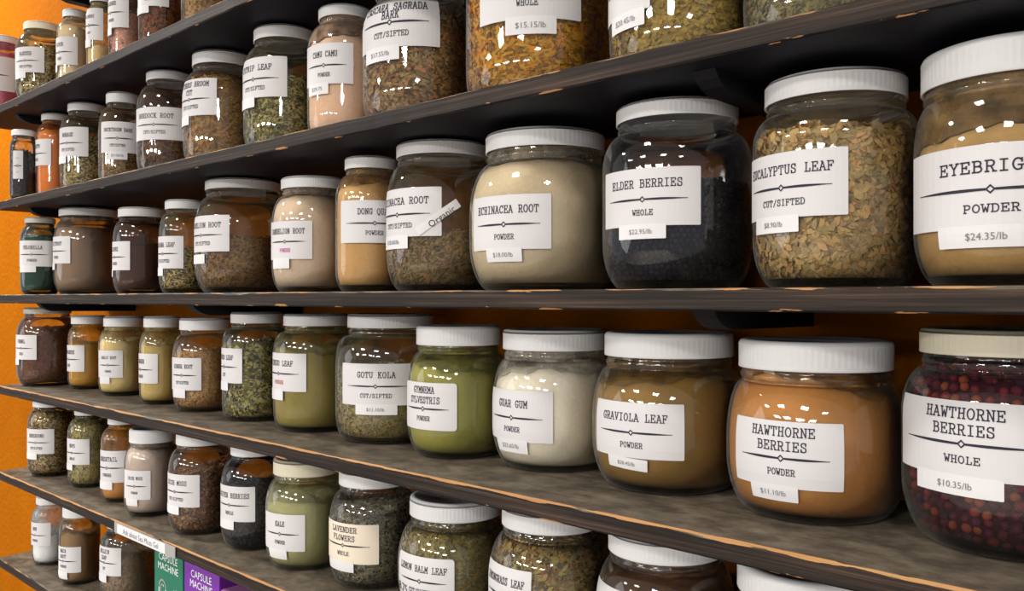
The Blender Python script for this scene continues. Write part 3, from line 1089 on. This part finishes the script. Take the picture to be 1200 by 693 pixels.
jar(2, (560, 702, -80, -47), 546, cut([(.62, .33, .02), (.42, .25, .025), (.52, .24, .02), (.46, .27, .04), (.32, .17, .03), (.68, .28, .01)], 4200, .011, .0032, 'strip'), -30, (563, 680.5, -55, 26), (), 'WHOLE', ('$15.15/lb', .03, .46, .26),
    label='jar of orange-yellow petals with $15.15 price, second shelf', hs=.30, ex=2.6, s=.04)
jar(2, (728, 880, -105, -70), 713, cut([(.47, .32, .06), (.36, .24, .04), (.56, .40, .11), (.27, .18, .04), (.42, .31, .09)], 4200, .006, .004), -45, (713.5, 762, -62, 9), (), '', ('$20.45/lb', .12, .62, .30),
    label='jar of yellow-olive flower heads with $20.45 price, second shelf', hs=.30, ex=2.6, s=.04)
jar(2, (886, 1046, -150, -105), 869, cut([(.30, .25, .10), (.22, .18, .075), (.38, .32, .15), (.16, .13, .06)], 3600, .006, .003), -60, None, (), '', None,
    label='jar of grey-olive herb above EUCALYPTUS LEAF, cropped by the picture top', hs=.30, ex=2.6, s=.04)

# ---- third shelf
jar(3, (29, 66, 254, 262), 22, powder((0.018, 0.079, 0.043)), 276, (23, 62, 283, 313), ('CHLORELLA',), 'POWDER', ('', -.15, .5, .26), lidc=LID_GREY, glass=M_GLASS_BLUE, s=0.006,
    label='jar of dark green CHLORELLA powder at the far end, third shelf', seg=44)
jar(3, (68, 138, 243, 254), 59, powder((0.366, 0.244, 0.159)), 266, (59.5, 82.5, 277, 309), ('COLTSFOOT',), 'POWDER', ('', -.3, .5, .26),
    label='wide jar of taupe powder beside the dark green CHLORELLA jar', seg=48)
jar(3, (138, 194, 242, 255), 132, powder((0.104, 0.039, 0.024)), 286, (132.5, 152.5, 283, 317), ('CLOVES',), 'POWDER', ('', -.3, .42, .26),
    label='jar of dark chocolate-brown powder, third jar on the third shelf', seg=48)
jar(3, (193, 240, 233, 246), 186, cut(OLIVE, 1000, .005, .003), 292, (186.5, 215, 277, 315), ('DAMIANA LEAF',), 'CUT/SIFTED', ('', -.2, .45, .26), hs=.8,
    label='narrow jar of olive DAMIANA leaf, fourth on the third shelf', seg=48)
jar(3, (240, 329, 207, 221), 228, cut([(.36, .20, .06), (.20, .11, .04), (.50, .31, .11), (.12, .065, .03), (.27, .17, .06)], 3000, .006, .004), 277, (228.5, 269, 252, 295), ('DANDELION ROOT',), 'CUT/SIFTED', ('', -.12, .42, .26, .75), mid=236,
    label='half-full jar of brown bits labelled DANDELION ROOT CUT/SIFTED', seg=52)
jar(3, (329, 406, 207, 223), 318, powder((0.756, 0.598, 0.439), amp=.003), 228, (318.5, 366, 259, 304), ('DANDELION ROOT',), 'POWDER', ('', -.12, .44, .28), submat=2, mid=334,
    label='jar of cream powder labelled DANDELION ROOT with purple POWDER print', seg=52)
jar(3, (405, 466, 183, 200), 391, powder((0.708, 0.439, 0.171), amp=.004), 215, (400, None, 235, 285), ('DONG QUAI',), 'POWDER', None, hs=.7, mid=439, ts=.05,
    label='jar of tan-yellow powder labelled DONG QUAI on the third shelf', seg=52)
jar(3, (463, 571, 162, 181), 448, cut([(.34, .23, .09), (.24, .16, .06), (.46, .33, .15), (.15, .10, .045), (.28, .22, .09), (.38, .22, .10)], 3200, .008, .003, 'strip'), 275, (448.5, 517.5, 219, 277), ('ECHINACEA ROOT',), 'CUT/SIFTED', ('$18.00/lb', -.08, .46, .28), extra='organic', mid=466,
    label='half-full jar of ECHINACEA ROOT with an Organic sticker, third shelf')
jar(3, (569, 709, 157, 182), 550, powder((0.708, 0.586, 0.403), amp=.003), 186, (551, 646, 227, 292), ('ECHINACEA ROOT',), 'POWDER', ('$18.00/lb', -.02, .44, .26), s=.04, mid=590.5,
    label='wide jar of beige powder labelled ECHINACEA ROOT POWDER, third shelf', seg=64)
jar(3, (722, 866, 127, 150), 706, berry([(.012, .012, .028), (.02, .018, .04), (.008, .008, .016), (.035, .022, .04)], .0028, sub=1), 208, (708, 821, 195, 264), ('ELDER BERRIES',), 'WHOLE', ('$22.95/lb', -.02, .46, .26), s=.045, mid=753,
    label='jar of blue-black dried berries labelled ELDER BERRIES, third shelf', seg=64, hs=.45)
jar(3, (901, 1071, 98, 129), 880, cut([(.52, .36, .15), (.38, .26, .095), (.66, .49, .24), (.24, .16, .055), (.46, .35, .14), (.55, .33, .14)], 5600, .0085, .0055), 147, (881, 994, 172, 252), ('EUCALYPTUS LEAF',), 'CUT/SIFTED', ('$8.90/lb', -.08, .46, .26), s=.04, mid=916,
    label='full jar of tan-green leaf flakes labelled EUCALYPTUS LEAF, third shelf', seg=72, hs=.35)
jar(3, (1072, 1300, 69, 116), 1055, powder((0.561, 0.354, 0.134), amp=.006), 150, (1062, None, 170, 268), ('EYEBRIGHT',), 'POWDER', ('$24.35/lb', -.02, .46, .27), s=.035, mid=1150,
    label='large jar of tan powder labelled EYEBRIGHT, third shelf', seg=72, hs=.6)

# ---- fourth shelf
jar(4, (27, 84, 361, 368), 19, cut([(.20, .075, .03), (.13, .05, .022), (.28, .11, .05), (.09, .035, .02)], 900, .004, .003), 386, (19.5, 43, 393, 422), ('FENNEL',), 'SEED', ('', -.3, .42, .26), lidc=LID_GREY, s=0.02,
    label='jar of reddish-brown granules with dull lid, far end of fourth shelf', seg=44)
jar(4, (83, 124, 370, 380), 79, powder((0.610, 0.329, 0.037), bs=500, var=.3), 403, (79, 99, 405, 436), ('FENUGREEK',), 'SEED', None, base=457,
    label='small jar of golden-yellow seed, second on the fourth shelf', seg=44)
jar(4, (121, 168, 371, 383), 115, powder((0.854, 0.671, 0.305), amp=.004), 399, (115.5, 144, 411, 443), ('GARLIC ROOT',), 'POWDER', ('', -.15, .45, .26), base=465, mid=126.5,
    label='jar of pale yellow powder, third on the fourth shelf', seg=44)
jar(4, (168, 211, 371, 384), 163, powder((0.671, 0.500, 0.171), amp=.005), 404, (163.5, 185, 415, 450), ('GINGER',), 'POWDER', None, base=475, hs=.8,
    label='jar of mustard-tan powder without price tag, fourth on the fourth shelf', seg=44)
jar(4, (210, 270, 373, 387), 202, cut([(.55, .32, .11), (.42, .23, .08), (.64, .43, .19), (.33, .17, .06)], 1600, .006, .0045), 414, (202.5, 236, 420, 458), ('GINGER ROOT',), 'CUT/SIFTED', ('', -.12, .46, .28), base=484, mid=213,
    label='jar of tan-orange root chips labelled ROOT, fifth on the fourth shelf', seg=48)
jar(4, (270, 332, 366, 379), 260, cut(GREENS, 1900, .009, .006), 404, (260.5, 284, 409, 450), ('GINKGO LEAF',), 'CUT', ('', -.1, .5, .26), base=495, ex=2.8,
    label='jar of crumpled green leaves beside the tan-orange root chips', seg=52)
jar(4, (332, 408, 368, 382), 320, powder((0.36, 0.29, 0.07), amp=.006), 413, (320.5, 359, 415, 460), ('GINKGO LEAF',), 'POWDER', ('', -.12, .46, .28), base=508, submat=3, ex=2.8, mid=327,
    label='jar of olive-green powder with red POWDER print beside GOTU KOLA', seg=56)
jar(4, (407, 508, 368, 384), 393, cut([(.36, .28, .10), (.26, .20, .07), (.48, .38, .17), (.17, .13, .05), (.30, .26, .11)], 3000, .007, .0022, 'strip'), 436, (402, None, 427, 476), ('GOTU KOLA',), 'CUT/SIFTED', ('$11.10/lb', 0, .52, .26), base=522, ex=2.8, mid=440,
    label='jar of straw-coloured cut herb labelled GOTU KOLA, fourth shelf', seg=60)
jar(4, (489, 588, 382, 404), 475, powder((0.40, 0.375, 0.085), amp=.007), 432, (476, 535.5, 450, 506), ('GYMNEMA', 'SYLVESTRIS'), 'POWDER', None, base=541, rc=.004, mid=496,
    label='jar of bright green powder labelled GYMNEMA SYLVESTRIS, fourth shelf', seg=60)
jar(4, (588, 711, 386, 409), 572, powder((0.93, 0.84, 0.69), amp=.007), 438, (573, 648, 460, 521), ('GUAR GUM',), 'POWDER', ('$23.65/lb', -.03, .48, .27), base=557, mid=599.6,
    label='jar of off-white powder labelled GUAR GUM on the fourth shelf', seg=64)
jar(4, (709, 861, 389, 416), 692, powder((0.354, 0.207, 0.055), amp=.006), 456, (693, 802, 475, 541), ('GRAVIOLA LEAF',), 'POWDER', ('$20.45/lb', -.06, .44, .22, .5, -.05), base=584, mid=739.5,
    label='jar of olive-brown powder labelled GRAVIOLA LEAF, fourth shelf', seg=68)
jar(4, (866, 1049, 397, 429), 846, powder((0.573, 0.275, 0.079), amp=.009), 456, (849, 989, 498, 578), ('HAWTHORNE', 'BERRIES'), 'POWDER', ('$11.10/lb', -.08, .44, .25), base=622, mid=915, ts=.062,
    label='jar of cinnamon-brown powder labelled HAWTHORNE BERRIES POWDER', seg=72)
jar(4, (1075, 1300, 384, 412), 1050, berry([(.16, .016, .022), (.10, .012, .022), (.06, .009, .018), (.22, .028, .024), (.075, .012, .028), (.05, .014, .035), (.12, .012, .026), (.09, .010, .018), (.25, .055, .02)], .0044), 452, (1059, None, 471, 561), ('HAWTHORNE', 'BERRIES'), 'WHOLE', ('$10.35/lb', -.04, .50, .27), base=668, lidc=LID_CREAM, mid=1127, ts=.049,
    label='cream-lidded jar of dark red berries labelled HAWTHORNE BERRIES WHOLE', seg=72, hs=.45)

# ---- fifth shelf
jar(5, (38, 84, 466, 477), 32, cut(OLIVE + [(.34, .16, .08)], 1100, .007, .004), 487, (32.5, 63.5, 503, 532), ('HOREHOUND',), 'CUT/SIFTED', ('', -.2, .48, .26), base=560,
    label='jar of olive-brown cut herb at the far end, fifth shelf', seg=44)
jar(5, (87, 126, 473, 486.5), 79, cut([(.42, .34, .12), (.30, .25, .08), (.52, .43, .19), (.20, .16, .05)], 900, .009, .006), 498, (79.5, 105, 515, 545), ('HOPS',), 'WHOLE', ('', -.2, .45, .26), base=573,
    label='jar of yellowish hop cones, second on the fifth shelf', seg=44)
jar(5, (126, 162, 482, 497), 118, powder((0.610, 0.281, 0.049), amp=.003), 552, (118.5, 152, 528, 565), ('HORSETAIL',), 'POWDER', ('', -.12, .52, .26), base=590,
    label='jar with a low orange powder fill, third on the fifth shelf', seg=44)
jar(5, (151, 206, 503, 518.5), 145, powder((0.647, 0.525, 0.439), amp=.004), 528, (147, 176.5, 552, 586), ('IRISH MOSS',), 'POWDER', ('', -.12, .46, .26), base=607, mid=157.5,
    label='jar of pinkish-beige powder, fourth on the fifth shelf', seg=48)
jar(5, (206, 266, 505, 521), 197, cut(BROWNS + [(.40, .24, .10), (.36, .12, .05)], 1800, .006, .003, 'strip'), 556, (197.5, 234, 557, 595), ('IRISH MOSS',), 'CUT/SIFTED', ('', -.12, .46, .28), base=629, mid=205,
    label='jar of reddish-brown MOSS pieces beside the JUNIPER BERRIES jar', seg=52)
jar(5, (270, 328, 516, 533), 259, berry([(.014, .012, .02), (.03, .022, .03), (.008, .008, .012), (.05, .03, .035)], .0036, sub=1), 572, (259.5, 299, 571, 612), ('JUNIPER BERRIES',), 'WHOLE', ('', -.12, .46, .28), base=647, mid=269,
    label='jar of blue-black JUNIPER BERRIES on the fifth shelf', seg=52)
jar(5, (320, 399, 537, 555), 311, powder((0.512, 0.488, 0.232), amp=.004), 590, (311.5, 357.5, 604, 647), ('KALE',), 'POWDER', ('', -.08, .46, .28), base=671, lidc=LID_CREAM, mid=328,
    label='cream-lidded jar of pale green powder labelled KALE, fifth shelf', seg=56)
jar(5, (397, 480, 549, 567), 386, cut([(.16, .145, .10), (.25, .22, .14), (.11, .10, .075), (.19, .19, .11), (.30, .25, .17)], 3000, .005, .0025), 606, (386.5, 444, 615.5, 662), ('LAVENDER', 'FLOWERS'), 'WHOLE', ('', -.08, .5, .26), base=694, paper=(.78, .68, .54), mid=402,
    label='jar of grey-green LAVENDER FLOWERS with a cream paper label', seg=60)
jar(5, (480, 588, 581, 602), 466, cut([(.30, .22, .07), (.21, .17, .055), (.40, .30, .11), (.14, .11, .04), (.24, .22, .08)], 3000, .007, .003), 630, (467, 532.5, 657, 710), ('LEMON BALM LEAF',), 'CUT/SIFTED', None, extra='handwritten', rc=.004, mid=491.6,
    label='jar labelled LEMON BALM LEAF with handwritten price, fifth shelf', seg=60)
jar(5, (588, 705, 590, 613), 573, cut([(.40, .26, .10), (.28, .22, .07), (.52, .36, .16), (.18, .14, .05), (.34, .17, .07), (.10, .08, .035)], 3000, .011, .005), 648, (574, 622.5, 672, 735), ('LEMONGRASS LEAF',), 'CUT/SIFTED', None,
    label='jar of coarse leaf pieces labelled GRASS LEAF, fifth shelf', seg=60)
jar(5, (714, 850, 617, 642), 697, powder((0.195, 0.091, 0.037), amp=.004), 715, (698, 800, 705, 775), (), '', None,
    label='jar with mostly empty neck beside the GRASS LEAF jar, fifth shelf', seg=60)
jar(5, (862, 1046, 652, 684), 842, powder((0.146, 0.085, 0.043), amp=.004), 760, None, (), '', None,
    label='jar under HAWTHORNE BERRIES POWDER showing only its white lid, fifth shelf', seg=60)

# ---- lowest shelf
jar(6, (42, 78, 581, 591), 37, powder((0.900, 0.900, 0.900)), 628, (37.5, 59.5, 613, 640), ('MSM',), 'POWDER', None, base=664,
    label='jar of white powder at the far end of the lowest shelf', seg=44)
jar(6, (73, 114, 591, 606), 69, powder((0.366, 0.207, 0.085), amp=.007), 630, (69.5, 95, 641, 671), ('MACA', 'ROOT'), 'POWDER', ('', -.1, .5, .3), base=687,
    label='jar of brown powder between white powder and dried herb, lowest shelf', seg=44)
jar(6, (125, 180, 603, 618), 117, cut([(.26, .20, .11), (.18, .13, .07), (.36, .28, .17), (.30, .17, .10)], 1400, .007, .003), 652, (117.5, 142, 643, 676), ('MULLEIN', 'LEAF'), 'CUT', ('', -.15, .5, .3), base=709,
    label='jar of grey-brown dried herb beside the green carton, lowest shelf', seg=48)

# neighbours that would press into each other: slim them a little, then ease them apart
for sh in range(1, 7):
    row = sorted([q[0] for q in QUEUE if q[0].sh == sh], key=lambda j: j.x)
    for _ in range(30):
        for a, b in zip(row[:-1], row[1:]):
            o = a.R + b.R + .0012 - math.hypot(a.x - b.x, a.y - b.y)
            if o > 0:
                for j in (a, b):
                    j.R = max(j.R0 * .93, j.rl + .003, j.R - o * .25)
                o = a.R + b.R + .0012 - math.hypot(a.x - b.x, a.y - b.y)
                if o > 0:
                    a.x -= o * .25
                    b.x += o * .25
for J, kw in QUEUE:
    build_jar(J, **kw)

# ------------------------------------------------------------------ cartons on the lowest shelf
def carton(xa, xb, y0, y1, z0, h, col, label, lines, emblem=True):
    root = empty('carton', ((xa + xb) / 2, (y0 + y1) / 2, z0 + .0003))
    w, d = xb - xa, y1 - y0
    mcol = plain('printed_carton', col, .42, .45)
    mesh_obj('box_body', *box_bevel(-w / 2, w / 2, -d / 2, d / 2, 0, h, .0012), mcol, root)
    mesh_obj('top_flap', *box_bevel(-w / 2 + .001, w / 2 - .001, -d / 2 + .0015, d / 2 - .001, h, h + .0009, .0003), mcol, root)
    art = Flat()
    for i, s in enumerate(lines):
        art.sans(s, 0, h - .014 - i * .0155, .0115, 0, 0, maxw=w * .86)
    if emblem and lines:
        # upright white lozenge with the box colour inside and small marks beside it
        cxp, cyp = -w * .20, h - .085
        art.quads(stroke_quads([_arc(cxp, cyp + .02, .012, .012, 0, 180, 10) + _arc(cxp, cyp - .03, .012, .012, 180, 360, 10) + [(cxp + .012, cyp + .02)]], .003), 0, 0)
        art.quads(stroke_quads([_arc(cxp, cyp + .018, .006, .007, 50, 320, 10)], .0025), 0, 0)
        for q in range(3):
            art.quads(stroke_quads([_arc(cxp, cyp - .002 - .014 * q, .0055, .005, 20, 300, 8)], .002), 0, 0)
        art.quads(stroke_quads([[(w * .20, h - .062), (w * .26, h - .074)], [(w * .28, h - .060), (w * .24, h - .078)], [(w * .18, h - .088), (w * .26, h - .092)]], .002), 0, 0)
    if art.F:
        V = [(u, -d / 2 - .0004, v) for u, v in art.P]
        mesh_obj('lettering', V, art.F, plain('white_print', (.82, .84, .83), .5, .3), root)
    return tag(root, label, 'box', 'cartons on the lowest shelf')

Z6 = CAMZ + SHELF_Z[6]
def x_at(px, y):
    dx, dy, _ = plan_dir(px)
    return (D + y) * dx / dy
carton(x_at(181, .022), x_at(214, .022), .022, .125, Z6, .168, (.010, .165, .095), 'green carton with white capital lettering beside the dried herb jar', ['CAPSULE', 'MACHINE'])
carton(x_at(216, .022), x_at(257, .022), .022, .125, Z6, .163, (.17, .022, .33), 'purple carton with white capital lettering beside the green carton', ['CAPSULE', 'MACHINE'])
carton(x_at(259, .012), x_at(312, .012), .012, .110, Z6, .150, (.33, .13, .30), 'plain mauve carton beside the lettered purple carton', [])

# ------------------------------------------------------------------ paper sign on the fifth shelf edge
def edge_sign():
    xa, xb = x_at(136, 0), x_at(207, 0)
    z1, z0 = CAMZ + SHELF_Z[5] - .0012, CAMZ + SHELF_Z[5] - .0195
    root = empty('shelf_sign', ((xa + xb) / 2, -.0022, z0))
    w, h = xb - xa, z1 - z0
    mesh_obj('holder', *box_bevel(-w / 2, w / 2, -.0008, .0008, 0, h, .0003), plain('clear_grey_plastic', (.36, .35, .34), .3, .5), root)
    art = Flat()
    pw = w * .80
    art.quads([[(-w / 2 + .012, .001), (-w / 2 + .012 + pw, .001), (-w / 2 + .012 + pw, h - .001), (-w / 2 + .012, h - .001)]], 0, 0)
    art.sans('Ask about Sea Moss Gel', -w / 2 + .012 + pw / 2, h * .48, .0095, 1, .0003, maxw=pw * .92)
    V = [(u, -.0010 - l, v) for (u, v), l in zip(art.P, art.L)]
    mesh_obj('paper_strip', V, art.F, [M_TAGPAPER, M_GREYINK], root, mat_idx=art.M)
    tag(root, 'white paper strip reading Sea Moss Gel on the fifth shelf edge', 'sign')
edge_sign()

for b in BOXES:
    print('JAR sh%d x=%.3f y=%.3f R=%.4f rl=%.4f H=%.3f lh=%.4f  %s' % (b[7], b[1], b[2], b[3], b[4], b[5], b[6], b[0][:40]))
